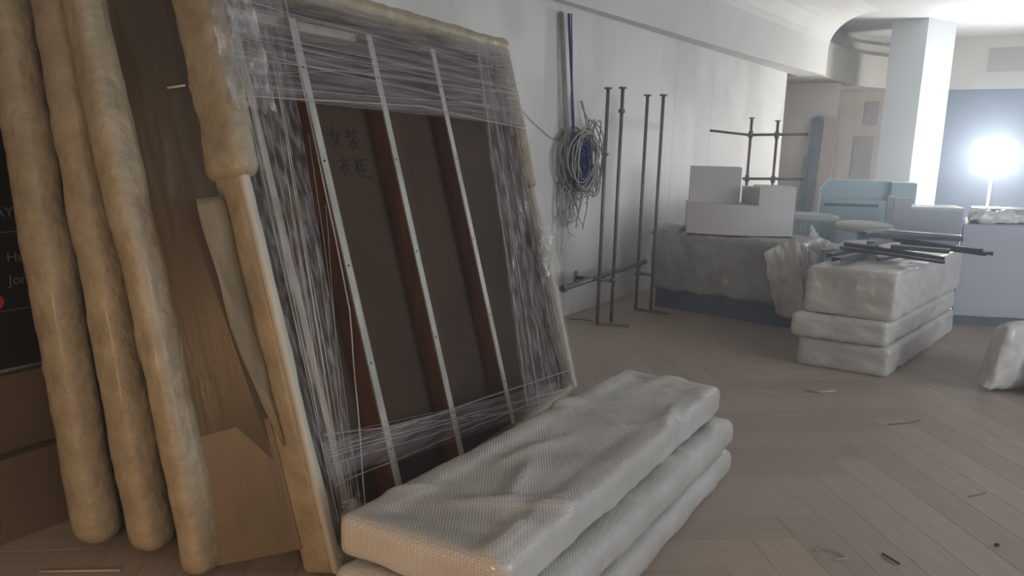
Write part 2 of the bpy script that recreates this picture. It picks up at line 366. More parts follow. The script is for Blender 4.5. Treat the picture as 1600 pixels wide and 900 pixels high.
# padding: left side (thick sleeve above, smooth strip below), top, right
def pad(name, m, u0, u1, v0, v1, n0, n1, r, seg, amp, freq, seed, bend=None):
    def fn(x, y, z):
        p = F(u0 + x, v0 + y, n0 + z)
        if bend: p = p + bend(v0 + y)
        return p
    return MB().soft(fn, (u1 - u0, v1 - v0, n1 - n0), r, seg, amp, freq, seed).build(name, m, ft, True)
bow = lambda v: FU * (-.045 * math.sin(min(max(v / 2.0, 0), 1) * math.pi)) * .9
pad('foam_sleeve', 'foam', -.045, .065, 1.36, 2.13, -.10, .085, .045, (4, 34, 4), .014, 5, 1, lambda v: FU * (-.05 * max(0, (1.75 - v)) ** 1.0 if v < 1.75 else 0) * 1.0)
pad('foam_strip', 'foam', -.045, .0, -.02, 1.42, -.085, .045, .02, (2, 30, 3), .006, 4, 2)
pad('foam_strip', 'foam2', -.043, -.004, -.02, 1.62, .040, .068, .012, (2, 30, 2), .005, 4, 3)
pad('foam_sleeve', 'foam', .02, 2.29, 2.03, 2.11, -.10, .075, .04, (60, 2, 3), .012, 6, 4)
pad('foam_sleeve', 'foam', 2.20, 2.285, 1.22, 2.12, -.06, .075, .04, (2, 30, 3), .008, 6, 5)
pad('foam_strip', 'foam2', 2.225, 2.27, -.01, 1.27, -.05, .06, .026, (2, 30, 2), .006, 5, 6)
pad('foam_strip', 'foam', .0, 2.27, -.03, .03, -.06, .05, .025, (40, 1, 1), .008, 5, 7)
# film
def filmsheet(name, m, quad, nu, nv, n0, amp, seed, fs=14):
    (a, b), (c, d), (e, f), (g, h) = quad    # bl br tr tl
    def fn(x, y):
        u = (a * (1 - x) + c * x) * (1 - y) + (g * (1 - x) + e * x) * y; v = (b * (1 - x) + d * x) * (1 - y) + (h * (1 - x) + f * x) * y
        w = amp * noise.noise(V((u * fs, v * 1.6, seed))) + amp * .5 * noise.noise(V((u * fs * 2.6, v * 3, seed + 4)))
        return F(u, v, n0 + w)
    return MB().grid(fn, nu, nv).build(name, m, ft, True)
filmsheet('stretch_film', 'film', [(-.03, .02), (.12, .02), (.335, 2.02), (-.02, 2.04)], 44, 40, .082, .012, 1)
filmsheet('stretch_film', 'film', [(1.50, .02), (2.25, .02), (2.24, 2.04), (1.81, 2.03)], 44, 40, .080, .012, 2)
filmsheet('stretch_film', 'filmh', [(-.02, 1.62), (2.25, 1.58), (2.25, 2.05), (-.02, 2.05)], 60, 26, .092, .006, 3, 5)
filmsheet('stretch_film', 'filmh', [(.0, .30), (1.9, -.0), (1.9, .12), (.0, .43)], 50, 10, .088, .004, 4, 5)
mb = MB(); R = random.Random(5)
def strand(a, b, r, wob=.002, n=8):
    sd_ = R.random() * 50
    mb.tube([F(a[0] + (b[0] - a[0]) * i / n + wob * noise.noise(V((i * .5, sd_, 0))), a[1] + (b[1] - a[1]) * i / n + wob * noise.noise(V((i * .5, sd_, 9))), .094 + .006 * noise.noise(V((i * .4, sd_, 3)))) for i in range(n + 1)], r, 4, False)
for k in range(12):
    x = R.random(); strand((-.02 + .14 * x, .03 + R.random() * .5), (-.01 + .34 * x, 1.1 + R.random() * .85), R.choice((.0009, .0013, .002)))
for k in range(12):
    x = R.random(); strand((1.52 + .70 * x, .04 + R.random() * .5), (1.83 + .38 * x, 1.0 + R.random()), R.choice((.0009, .0012, .0018)))
for k in range(12): strand((.02, 1.64 + R.random() * .4), (2.22, 1.56 + R.random() * .42), R.choice((.0007, .001, .0016)), .006, 12)
for k in range(12): strand((.02, .26 + R.random() * .2), (1.5 + R.random() * .7, -.0 + R.random() * .13), R.choice((.0008, .0012, .002)), .004, 10)
strand((.335, 2.0), (.30, .85), .003); strand((.30, .85), (.13, .1), .003); strand((1.81, 2.0), (1.51, .1), .003)
strand((.02, 1.62), (1.1, 1.64), .003); strand((1.1, 1.64), (2.22, 1.56), .003)
tag(mb.build('film_strands', 'strand', ft, True), kind='stuff')
def crumple(name, m, c, ax, ay, nrm, nu, nv, amp, seed, parent, fr=5):
    c, ax, ay, nrm = V(c), V(ax), V(ay), V(nrm).normalized()
    def fn(x, y):
        e = 1 + .25 * noise.noise(V((x * 4, y * 4, seed + 20)))
        h = noise.noise(V((x * fr, y * fr, seed))) + .6 * abs(noise.noise(V((x * fr * 2, y * fr * 2, seed + 3)))) + .3 * noise.noise(V((x * fr * 5, y * fr * 5, seed)))
        return c + ax * (x - .5) * e + ay * (y - .5) * e + nrm * amp * h
    return MB().grid(fn, nu, nv).build(name, m, parent, True)
crumple('loose_film', 'crumple', F(.02, 1.86, .13), FU * .20, FV * .60, FN - FU * .6, 18, 40, .05, 11, ft)
crumple('loose_film', 'crumple', F(-.02, 2.02, .12), FU * .24, FV * .2, FN, 18, 18, .06, 12, ft)
crumple('loose_film', 'crumple', F(.05, .10, .12), FU * .12, FV * .22, FN, 14, 18, .06, 13, ft)
crumple('loose_film', 'crumple', F(2.15, .85, .10), FU * .22, FV * .3, FN, 14, 18, .03, 14, ft)
filmsheet('tape', 'film_dull', [(-.03, 1.20), (.26, 1.18), (.26, 1.27), (-.03, 1.28)], 16, 4, .100, .003, 8, 5)

# ------------------------------------------------------------------ wrapped panels and cabinet leaning at the left
def lean_axes(lean_end):      # lean vector reached at the top height
    v = V(lean_end); h = v.length; v.normalize(); n = FU.cross(v).normalized(); return v, n, h
def panel(base, lean, th, length, label, seed, wid):
    v, n, h = lean_axes(lean); H = 2.35
    t = thing('foam_edged_board', (base[0], base[1], 0), label, 'board', 'foam edged boards leaning on the left wall')
    b = V((base[0], base[1], .03))
    MB().box(b + FU * .05 - n * th / 2, FU * length, n * th, v * (H - .05)).build('core', 'darkcab', t)
    fn = lambda x, y, z: b - FU * .05 - n * wid / 2 + FU * x + n * y + v * z
    ex = lambda w, e: w + V((0, .010 * math.sin(w.z * 2 + seed), 0)) + e * .006 * abs(noise.noise(V((w.x * 9, w.y * 9, w.z * 22))))
    MB().soft(fn, (.14, wid, H), wid * .40, (3, 3, 60), .009, 4, seed, ex).build('foam_edge', 'foam', t, True)
    fn2 = lambda x, y, z: b + FU * .08 - n * (th / 2 + .018) + FU * x + n * y + v * (z + .02)
    MB().soft(fn2, (length - .2, th + .036, H - .03), .02, (18, 1, 30), .012, 5, seed + 5).build('plastic_cover', 'film_dull', t, True)
    return t
panel((-1.50, 2.56), (-.21, .10, 1.91), .05, 1.7, 'leftmost foam-edged board leaning beside the black lettered board', 1, .15)
panel((-1.28, 2.52), (-.25, .12, 1.91), .05, 1.7, 'second foam-edged board, between the leftmost one and the wrapped cabinet', 2, .14)
# cabinet
cv, cn, _ = lean_axes((-.35, .17, 1.9)); cb = V((-1.065, 2.40, .02)); CH = 2.5; cw = .31
ct = thing('wrapped_cabinet', (cb.x, cb.y, 0), 'dark plastic-covered cabinet leaning between the foam-edged boards and the battened board', 'cabinet')
cu = FU
def Cb(x, y, z): return cb + cu * x + cn * y + cv * z
c15 = math.cos(TL)
def Az(z): return cb + cv * (z / cv.z)
def Bz(z): return F(-.062, z / c15, -.055)
def S_(x, z, o=0): return Az(z).lerp(Bz(z), x) - FU * o
MB().hexa([Az(.03) + cu * .06, Az(.03) + cu * .19 + cn * .25, Az(.03) + cu * 1.2 + cn * .25, Az(.03) + cu * 1.2],
          [Az(2.4) + cu * .06, Az(2.4) + cu * .19 + cn * .12, Az(2.4) + cu * 1.2 + cn * .12, Az(2.4) + cu * 1.2]).build('body', 'darkcab', ct)
def slab(name, m, x0, x1, zl0, zr0, zl1, zr1, o0, o1):
    MB().hexa([S_(x0, zl0, o0), S_(x1, zr0, o0), S_(x1, zr0, o1), S_(x0, zl0, o1)], [S_(x0, zl1, o0), S_(x1, zr1, o0), S_(x1, zr1, o1), S_(x0, zl1, o1)]).build(name, m, ct)
slab('front_panel', 'darkcab', .10, 1.0, .02, .08, 2.4, 2.4, -.035, -.02)
slab('cardboard_guard', 'cardboard', .12, .985, .01, .075, .45, .53, -.0195, -.012)
slab('cardboard_band', 'cardboard', .14, .98, 1.08, 1.10, 1.20, 1.22, -.0195, -.014)
MB().soft(lambda x, y, z: Cb(x - .04, y - .03, z), (.13, .11, CH), .04, (3, 3, 60), .009, 4, 9,
          lambda w, e: w + V((0, .010 * math.sin(w.z * 2.6), 0)) + e * .004 * abs(noise.noise(V((w.x * 9, w.y * 9, w.z * 22))))).build('foam_edge', 'foam', ct, True)
def cf(x, y):
    z = .02 + 2.38 * y
    w = .022 * noise.noise(V((x * 6 + z * 1.1, z * .9, 3))) + .010 * noise.noise(V((x * 14 - z * 2, z * 2, 8)))
    return S_(.08 + .90 * x, z, .004 + abs(w))
MB().grid(cf, 34, 70).build('plastic_cover', 'film_dull', ct, True)
def ff(x, y):
    v = 1.31 - .86 * y; ul = -.165 + .03 * y + .085 * max(0, y - .5) * 2 * y; 
    return F(ul * (1 - x) + -.05 * x, v, -.03 + .012 * noise.noise(V((x * 2, y * 5, 2))) + .01 * math.sin(x * 3))
o = MB().grid(ff, 10, 34).build('packing_strip', 'strip', ct, True); md = o.modifiers.new('thick', 'SOLIDIFY'); md.thickness = .004
MB().tube([S_(.80, 1.62, .012), S_(1.02, 1.63, .02)], .004, 6).build('tie', 'foam2', ct, True)

# black lettered board and cardboard behind at the far left
bt = thing('lettered_board', W(-4.6, .03, 0), 'black board with pale lettering and a red dot at the far left', 'board')
MB().box(W(-5.6, .02, .57), WS * 1.9, WN * .03, UP * 1.75).build('board', 'black', bt)
for s_, z_ in ((-4.3, 1.105), (-4.3, .80)): MB().box(W(-5.5, .0505, z_), WS * 1.7, WN * .001, UP * .003).build('line', 'print', bt)
def text(body, s_, z_, size, m, parent):
    c = bpy.data.curves.new('t', 'FONT'); c.body = body; c.size = size; c.extrude = .0006; c.align_x = 'RIGHT'
    o = bpy.data.objects.new('t', c); COL.objects.link(o)
    me = bpy.data.meshes.new_from_object(o.evaluated_get(bpy.context.evaluated_depsgraph_get())); bpy.data.objects.remove(o)
    me.materials.clear(); me.materials.append(M[m]); base = parent_base(parent)
    mw = Matrix(((WS.x, 0, WN.x, 0), (WS.y, 0, WN.y, 0), (0, 1, 0, 0), (0, 0, 0, 1))); mw.translation = W(s_, .0515, z_) - base
    me.transform(mw); o = bpy.data.objects.new('lettering', me); COL.objects.link(o); o.parent = parent; return o
text('AY', -4.27, 1.165, .055, 'print', bt); text('Hu', -4.245, .99, .055, 'print', bt); text('Jone', -4.215, .90, .055, 'print', bt)
text('\\', -4.255, 1.315, .05, 'print', bt)
MB().tube([W(-4.365, .0505, .84), W(-4.365, .053, .84)], .03, 20).build('red_dot', 'red', bt)
o = MB().hexa([W(-5.6, .16, 0), W(-3.9, .16, 0), W(-3.9, .20, 0), W(-5.6, .20, 0)], [W(-5.6, .07, .54), W(-3.9, .07, .57), W(-3.9, .11, .57), W(-5.6, .11, .54)]).build('cardboard_sheet', 'cardboard_dark', origin=W(-4.6, .18, 0))
tag(o, 'brown cardboard sheet leaning under the black lettered board', 'cardboard')
o = MB().hexa([W(-5.6, .30, 0), W(-3.95, .30, 0), W(-3.95, .34, 0), W(-5.6, .34, 0)], [W(-5.6, .22, .26), W(-3.95, .22, .30), W(-3.95, .26, .30), W(-5.6, .26, .26)]).build('cardboard_sheet', 'cardboard_dark', origin=W(-4.6, .32, 0))
tag(o, 'lower brown cardboard strip standing in front of the leaning cardboard sheet', 'cardboard')
o = MB().tube([V((-1.60, 2.40, .006)), V((-1.33, 2.42, .006))], .005, 6).build('stick', 'scrap', smooth=True, origin=(-1.5, 2.4, 0))
tag(o, 'thin pale stick lying on the floor before the foam-edged boards', 'stick')
o = MB().soft(lambda x, y, z: V((-2.04 + x, 2.50 + y, z)), (.19, .12, .13), .05, (3, 3, 3), .01, 9, 2).build('bag', 'black', smooth=True, origin=(-1.9, 2.5, 0))
tag(o, 'small dark bag on the floor at the bottom left corner', 'bag')

# ------------------------------------------------------------------ foreground stack of bubble wrapped packs
def quadmap(A, B, C, D, z0, h):     # x along A->B (and D->C), y along A->D
    A, B, C, D = V(A), V(B), V(C), V(D)
    def fn(x, y, z, L, Wd):
        a, b = x / L, y / Wd; p = (A * (1 - a) + B * a) * (1 - b) + (D * (1 - a) + C * a) * b
        return V((p.x, p.y, z0 + z))
    return fn
def pack(name, corners, z0, h, label, cat, group, m, r, seg, amp, freq, seed, extra=None):
    A, B, C, D = [V((*c, 0)) for c in corners]; L = ((B - A).length + (C - D).length) / 2; Wd = ((D - A).length + (C - B).length) / 2
    q = quadmap(A, B, C, D, z0, h); ctr = (A + B + C + D) / 4
    o = MB().soft(lambda x, y, z: q(x, y, z, L, Wd), (L, Wd, h), r, seg, amp, freq, seed, extra).build(name, m, smooth=True, origin=(ctr.x, ctr.y, z0))
    return tag(o, label, cat, group)
def ridges(L, W_, seed, k=.022):
    R2 = random.Random(seed); rs = [(R2.uniform(.1, L - .1), R2.uniform(.0, W_), R2.uniform(-1.2, 1.2), R2.uniform(.3, 1) * k, R2.uniform(.015, .03)) for _ in range(14)]
    def ex(w, e):
        if e.z > .3:
            h = 0
            for x, y, a, amp, sg in rs:
                dx, dy = w.x - x, w.y - y; l = dx * math.cos(a) + dy * math.sin(a); p = -dx * math.sin(a) + dy * math.cos(a)
                h += amp * math.exp(-(p / sg) ** 2 - (l / .16) ** 2)
            dm = min(w.x, L - w.x, w.y, W_ - w.y)
            h -= .012 * min(1, max(0, (dm - .07) / .05))
            return w + V((0, 0, h))
        return w
    return ex
G = 'bubble wrapped packs stacked in the foreground'
pack('wrapped_pack', [(-.50, 2.03), (.60, 3.66), (1.055, 3.375), (.06, 1.76)], 0, .13, 'lowest bubble-wrapped pack of the foreground stack, on the wooden floor', 'pack', G, 'bubble', .05, (50, 14, 3), .007, 5, 21)
pack('wrapped_pack', [(-.52, 2.04), (.57, 3.66), (1.055, 3.37), (.025, 1.76)], .142, .13, 'middle bubble-wrapped pack of the foreground stack, sticking out at the far end', 'pack', G, 'bubble', .05, (60, 18, 3), .008, 5, 22, ridges(1.95, .55, 5))
pack('wrapped_pack', [(-.50, 2.08), (.565, 3.66), (.985, 3.40), (.0, 1.82)], .28, .135, 'top bubble-wrapped pack of the foreground stack, glossy and creased', 'pack', G, 'bubble', .035, (90, 24, 3), .006, 5, 23, ridges(1.90, .52, 3))

# ------------------------------------------------------------------ pipe rack
pt = thing('pipe_rack', (.78, 6.3, 0), 'dark steel pipe rack of four uprights standing by the white wall', 'rack')
r = .015
for b0, t0 in (((.72, 6.26), (.72, 6.26, 1.92)), ((.845, 6.33), (.845, 6.33, 1.93)), ((1.137, 6.88), (1.137, 6.88, 1.91)), ((1.26, 6.80), (1.26, 6.80, 1.91))):
    o = MB().tube([V((*b0, .014)), V(t0)], r, 10).build('upright', 'pipe', pt, True)
    MB().tube([V(t0) - UP * .003, V(t0) + UP * .012], .032, 12).build('flange', 'pipe', o, True)
MB().tube([V((.845, 6.33, 1.74)), V((.845, 6.33, 1.77))], .027, 12).build('coupling', 'pipe', pt, True)
MB().tube([V((.72, 6.26, 1.40)), V((.72, 6.26, 1.42))], .027, 12).build('coupling', 'pipe', pt, True)
MB().box(V((.70, 6.255, .002)), V((.28, -.04, 0)), V((.004, .035, 0)), UP * .02).build('foot', 'pipe', pt)
MB().box(V((1.12, 6.90, .002)), V((.27, -.20, 0)), V((.02, .028, 0)), UP * .02).build('foot', 'pipe', pt)
xa, xb = V((.40, 6.00, .352)), V((1.20, 6.90, .452))
o = MB().pipe(xa, xb, .024).build('crossbar', 'pipe', pt, True)
MB().pipe(xa, xa + (xb - xa).normalized() * .03, .034).build('collar', 'pipe', o, True)
MB().tube([V((.545, 6.42, .372)), V((.855, 6.33, .368))], .016, 10).build('stub', 'pipe', pt, True)
MB().tube([V((.545, 6.42, .372)), V((.53, 6.424, .372))], .062, 20).build('flange', 'pipe', pt, True)
MB().tube([V((1.137, 6.88, .345)), V((1.262, 6.80, .345))], .015, 8).build('stub', 'pipe', pt, True)
for p in ((.845, 6.33, .36), (1.137, 6.88, .40), (1.137, 6.88, .33)): MB().tube([V(p), V(p) + UP * .035], .027, 12).build('coupling', 'pipe', pt, True)

# ------------------------------------------------------------------ cables hanging on the wall
def loopset(name, m, cs, cz, rs, rz, nl, r, seed, label, tails=3, d0=.03, d1=.11, jit=.06, drop=None):
    R2 = random.Random(seed); t = thing(name, W(cs, .02, cz), label, 'cable', None)
    mb = MB()
    for k in range(nl):
        c0, c1 = cs + R2.uniform(-jit, jit) * 1.4, cz + R2.uniform(-jit, jit) * 1.3; a, b = rs * R2.uniform(.6, 1.1), rz * R2.uniform(.65, 1.1); ph = R2.uniform(-.4, .4); dd = R2.uniform(d0, d1)
        pts = [W(c0 + a * math.cos(g) * math.cos(ph) - b * math.sin(g) * math.sin(ph) + .02 * noise.noise(V((g * 2, k, seed))), dd + .02 * math.sin(g * 2 + k), c1 + b * math.sin(g) * math.cos(ph) + a * math.cos(g) * math.sin(ph)) for g in [2 * math.pi * i / 36 for i in range(37)]]
        mb.tube(pts, r, 5, False)
    mb.build('coil', m, t, True)
    mb = MB()
    for k in range(tails):
        s_ = cs + R2.uniform(-.9, .9) * rs; L = R2.uniform(.15, .42)
        mb.tube([W(s_ + .12 * noise.noise(V((i * .13, k * 5.3, seed))) * i / 6, .05, cz - rz * .7 - L * i / 10) for i in range(11)], r * .8, 5, False)
    if tails: mb.build('cable_tail', m, t, True)
    if drop:
        mb = MB(); sA, sB, zt, nd, zb = drop
        for k in range(nd):
            s0_ = sA + R2.uniform(-.03, .03); s1_ = sB + R2.uniform(-.07, .07); dd = .02 + .03 * R2.random()
            mb.tube([W(s0_ + (s1_ - s0_) * i / 10 + .02 * noise.noise(V((i * .23, k * 3.1, seed))), dd + .04 * i / 10, zt + (zb - zt) * i / 10) for i in range(11)], r, 5, False)
        mb.build('cable_run', m, t, True)
    return t
loopset('cable_coil', 'cable_grey', .0, 1.34, .19, .24, 20, .0048, 1, 'tangled grey cable coil hanging low on the white wall, left of the blue one', 5, drop=(-.225, -.10, 2.50, 8, 1.5))
loopset('cable_coil', 'cable_blue', .02, 1.32, .10, .17, 22, .006, 2, 'blue cable coil in the middle of the hanging tangle', 2, .09, .14, .04, drop=(-.105, -.02, 2.50, 3, 1.45))
loopset('cable_coil', 'cable_grey', .27, 1.36, .10, .28, 15, .006, 3, 'long narrow grey cable coil right of the blue one', 3, jit=.04, drop=(.12, .22, 1.84, 2, 1.6))
loopset('cable_coil', 'cable_pale', -.10, 1.02, .10, .16, 9, .0045, 4, 'small pale cable coil hanging below the tangle', 5, jit=.04, drop=(-.20, -.08, 2.50, 3, 1.15))
loopset('cable_coil', 'cable_pale', .03, 1.36, .19, .25, 6, .0065, 6, 'loose pale cable loops hung over the blue coil', 4, .13, .17, .03)
for pts, lab in (([(-.9, 1.83), (-.6, 1.66), (-.3, 1.53), (-.05, 1.50)], 'thin pale wire running down to the cable tangle from the left'),
                 ([(-.85, 1.55), (-.7, 1.3), (-.55, 1.15)], 'short thin wire on the wall left of the cable tangle'),):
    o = MB().tube([W(s, .012, z) for s, z in pts], .003, 5).build('wire', 'cable_grey', smooth=True, origin=W(pts[0][0], .01, pts[0][1])); tag(o, lab, 'wire')

# ------------------------------------------------------------------ big wrapped block with the white counter on it
P0, P1, D_ = V((1.28, 7.10, 0)), V((2.36, 6.27, 0)), V((.61, .79, 0))
ax = (P1 - P0); AL = ax.length; ax.normalize(); AD = .78
bt2 = thing('wrapped_bundle', ((P0 + P1) / 2 + D_ * .3).to_tuple(), 'long film-wrapped grey bundle on a dark base under the white stepped counter', 'bundle')
MB().box(P0 + ax * .05 + D_ * .05, ax * (AL - .10), D_ * (AD - .1), UP * .19).build('base', 'slate', bt2)
def foldy(w, e):
    return w + e * (.012 * noise.noise(V((w.x * 22 + w.z * 6, w.y * 20, w.z * 3))) + .008 * abs(noise.noise(V((w.x * 9 + w.z * 14, w.y * 9, w.z * 16)))))
MB().soft(lambda x, y, z: P0 + ax * x + D_ * y + UP * (.175 + z), (AL, AD, .54), .05, (50, 22, 22), .02, 5, 31, foldy).build('film_wrapping', 'bubble_dark', bt2, True)
MB().soft(lambda x, y, z: P0 + ax * (x - .05) + D_ * (y + .02) + UP * (.69 + z), (.30, .35, .075), .034, (12, 12, 2), .02, 9, 32, foldy).build('bunched_film', 'bubble_far', bt2, True)
# white stepped counter with a curved front
CO = V((1.555, 6.90, .728)); CX = V((.985, -.17, 0)).normalized(); CY = V((.17, .985, 0)).normalized()
def K(x, y, z): return CO + CX * x + CY * y + UP * z
wt = thing('stepped_counter', K(.45, .25, 0), 'white stepped counter with a curved front on the film-wrapped bundle', 'counter')
arc = lambda x: -.02 - .10 * math.sin(math.pi * min(max((x + .05) / 1.0, 0), 1)) + .06 * x
def arcpoly(x0, x1, back, n=16): return [K(x0 + (x1 - x0) * i / n, arc(x0 + (x1 - x0) * i / n), 0) for i in range(n + 1)] + [K(x1, back, 0), K(x0, back, 0)]
MB().prism(arcpoly(.0, .92, .38), UP * .265).build('lower_tier', 'white', wt)
MB().prism([p + UP * .2652 for p in arcpoly(.60, .92, .38, 8)] , UP * .165).build('raised_end', 'white', wt)
cp = [K(.60, arc(.60) + .01, .2654), K(.57, .10, .2654), K(.54, .16, .2654), K(.50, .20, .2654), K(.50, .38, .2654), K(.599, .38, .2654)]
MB().prism(cp, UP * .150).build('inner_curve', 'white', wt)
MB().box(K(.02, .14, .2652), CX * .44, CY * .24, UP * .32).build('back_block', 'white', wt)
# film flaps
def flap(label, pts, seed, m='bubble_far', org=None):
    A, B, C, D = [V(p) for p in pts]     # top-left, top-right, bottom-right, bottom-left
    nr = (B - A).cross(D - A).normalized()
    def fn(x, y):
        p = (A * (1 - x) + B * x) * (1 - y) + (D * (1 - x) + C * x) * y
        return p + nr * (.05 * math.sin(x * 3.1 + y) + .025 * noise.noise(V((x * 7, y * 4, seed))) + .012 * noise.noise(V((x * 16, y * 12, seed)))) + (B - A) * .08 * noise.noise(V((y * 4, x * 2, seed + 7)))
    mb = MB().grid(fn, 26, 34); o = mb.build('film_flap', m, smooth=True, origin=(A + C) / 2)
    md = o.modifiers.new('thick', 'SOLIDIFY'); md.thickness = .006
    return tag(o, label, 'plastic film')
flap('bubble-wrap flap draped between the film-wrapped bundle and the three-pack stack', [(2.03, 6.16, .66), (2.27, 6.12, .80), (2.36, 6.02, .12), (2.16, 6.12, .16)], 3)
flap('glossy bubble-wrap flap lying against the back of the three-pack stack', [(2.25, 6.13, .78), (2.42, 6.04, .66), (2.40, 5.95, .30), (2.32, 6.02, .25)], 4)
flap('crumpled film tuft standing up behind the dark rails', [(2.70, 6.95, .82), (2.90, 6.90, .66), (2.90, 6.60, .62), (2.62, 6.75, .66)], 5)
o = MB().soft(lambda x, y, z: V((2.90, 6.89, 0)) + V((.83, -.08, 0)) * x + V((.61, .79, 0)) * y + UP * z, (.62, .45, .66), .05, (16, 16, 14), .015, 5, 41, foldy).build('wrapped_bundle', 'bubble_far', smooth=True, origin=(3.2, 7.1, 0))
tag(o, 'lower film-wrapped bundle behind the white counter and the rails', 'bundle')

# ------------------------------------------------------------------ stack of three wrapped packs in the middle
S0, S1, S2 = V((2.514, 4.933, 0)), V((2.02, 5.249, 0)), V((3.717, 6.308, 0)); S3 = S1 + S2 - S0
def sc_(p, k, c=None):
    c = (S0 + S1 + S2 + S3) / 4; q = c + (p - c) * k; return (q.x, q.y)
G2 = 'bubble wrapped packs stacked in the middle of the room'
cr = lambda w, e: w + e * (.007 * noise.noise(V((w.x * 5 + w.z * 12, w.y * 5, w.z * 3))) + .007 * abs(noise.noise(V((w.x * 10 - w.z * 16, w.y * 10, w.z * 9)))) + .004 * noise.noise(V((w.x * 30, w.y * 26, w.z * 30))))
pack('wrapped_pack', [sc_(S0, 1), sc_(S2, 1), sc_(S3, 1), sc_(S1, 1)], 0, .205, 'lowest bubble-wrapped pack of the stack that carries the dark rails', 'pack', G2, 'bubble_far', .035, (90, 30, 9), .004, 5, 51, cr)
pack('wrapped_pack', [sc_(S0 + V((-.03, -.0, 0)), 1), sc_(S2, .98), sc_(S3 + V((-.04, 0, 0)), 1.0), sc_(S1 + V((-.05, .0, 0)), 1.02)], .21, .165, 'middle bubble-wrapped pack of the rail-topped stack, sticking out to the left', 'pack', G2, 'bubble_far', .035, (90, 30, 9), .004, 5, 52, cr)
pack('wrapped_pack', [sc_(S0, 1), sc_(S2, 1.01), sc_(S3, .99), sc_(S1, .98)], .38, .325, 'top and thickest bubble-wrapped pack, directly under the dark rails', 'pack', G2, 'bubble_far', .035, (90, 30, 16), .005, 5, 53, cr)
# dark rails on top
G3 = 'dark metal rails heaped on the wrapped stack'
def rail(a, b, z, w, h, m, label, z2=None, open_=True):
    a = V((*a, z)); b = V((*b, z2 if z2 is not None else z)); t = (b - a).normalized(); sdv = V((-t.y, t.x, 0)).normalized(); up = t.cross(sdv) if t.cross(sdv).z > 0 else sdv.cross(t)
    mb = MB()
    if open_:
        pr_ = [(-w / 2, 0), (-w / 2, h), (w / 2, h), (w / 2, 0), (w / 2 - .003, 0), (w / 2 - .003, h - .003), (-w / 2 + .003, h - .003), (-w / 2 + .003, 0)]
        A = [a + sdv * x + up * y for x, y in pr_]; B = [b + sdv * x + up * y for x, y in pr_]
        mb.add(A + B, [(i, (i + 1) % 8, 8 + (i + 1) % 8, 8 + i) for i in range(8)] + [(0, 1, 6, 7), (1, 2, 5, 6), (2, 3, 4, 5), (8, 9, 14, 15), (9, 10, 13, 14), (10, 11, 12, 13)])
    else: mb.box(a - sdv * w / 2, b - a, sdv * w, up * h)
    return tag(mb.build('rail', m, origin=(a + b) / 2), label, 'rail', G3)

rail((2.299, 5.53), (2.921, 6.154), .722, .045, .03, 'rail', 'dark rail with its hollow end to the left, furthest back of the left-pointing pair')
rail((2.256, 5.313), (2.848, 5.888), .722, .06, .034, 'rail', 'wider dark rail with a hollow end, front one of the left-pointing pair')
rail((2.59, 5.95), (2.96, 5.25), .757, .05, .032, 'rail', 'dark rail laid crosswise on the left-pointing pair, its end at the front edge')
rail((2.48, 5.78), (2.90, 5.12), .757, .03, .02, 'rail', 'thin dark rail laid crosswise, the front-most of the heap')
rail((2.966, 6.019), (3.309, 5.408), .80, .07, .03, 'rail', 'broad dark rail reaching towards the right edge of the stack')
rail((3.12, 6.10), (3.45, 5.52), .765, .09, .03, 'rail', 'broad dark rail lying low at the right end of the heap')
rail((2.70, 5.95), (3.42, 5.84), .832, .06, .03, 'rail', 'long dark rail lying level across the top of the heap', open_=False)
rail((2.86, 6.06), (3.36, 5.75), .865, .05, .02, 'rail_pale', 'long rail with a pale shiny top, highest of the heap')
rail((2.69, 5.891), (3.05, 6.12), .865, .05, .018, 'rail_pale', 'short pale rail at the back left of the heap')
rail((2.657, 5.68), (3.02, 6.04), .80, .06, .03, 'rail_pale', 'short pale-topped rail pointing left over the crosswise rails')
rail((2.60, 5.42), (2.83, 5.62), .722, .03, .014, 'rail', 'short thin dark offcut lying in front of the heap', open_=False)
rail((2.78, 5.62), (3.10, 5.42), .79, .08, .03, 'rail', 'short broad dark rail in the middle of the heap')

# ------------------------------------------------------------------ furniture further back
X1 = V((1, .0, 0))
tp = V((3.80, 9.6, 0)); tx = V((.995, -.08, 0)).normalized(); ty = V((.30, .95, 0)).normalized()
def T(x, y, z): return tp + tx * x + ty * y + UP * z
t = thing('cash_desk', T(.45, .3, 0), 'teal cash desk with a chamfered back and a dark slot, before the column', 'desk')
MB().box(T(0, 0, 0), tx * .80, ty * .22, UP * .88).build('front_case', 'teal', t)
MB().box(T(.05, -.004, .80), tx * .66, ty * .006, UP * .035).build('slot', 'teal_dark', t)
MB().prism([T(.02, .225, 0), T(.02, .225, 1.0), T(.12, .225, 1.115), T(.86, .225, 1.115), T(.86, .225, 0)], ty * .28).build('back_case', 'teal', t)
MB().box(T(.861, .10, 0), tx * .30, ty * .45, UP * 1.105).build('side_case', 'teal', t)
# fluted drum
dc = V((3.33, 8.75, 0)); t = thing('fluted_drum', dc, 'teal fluted drum table with a pale rim, behind the white counter', 'drum table')
R_ = .335; pts = []
for k in range(160):
    g = 2 * math.pi * k / 160; rr = R_ - .012 * (.5 + .5 * math.cos(k * math.pi / 2)); pts.append(dc + V((rr * math.cos(g), rr * math.sin(g), .02)))
MB().prism(pts, UP * .70).build('fluted_side', 'teal', t)
MB().prism([dc + V(((R_ + .01) * math.cos(g), (R_ + .01) * math.sin(g), .72)) for g in [2 * math.pi * k / 64 for k in range(64)]], UP * .035).build('rim', 'white', t)
MB().prism([dc + V(((R_ - .05) * math.cos(g), (R_ - .05) * math.sin(g), .755)) for g in [2 * math.pi * k / 64 for k in range(64)]], UP * .012).build('top', 'teal', t)
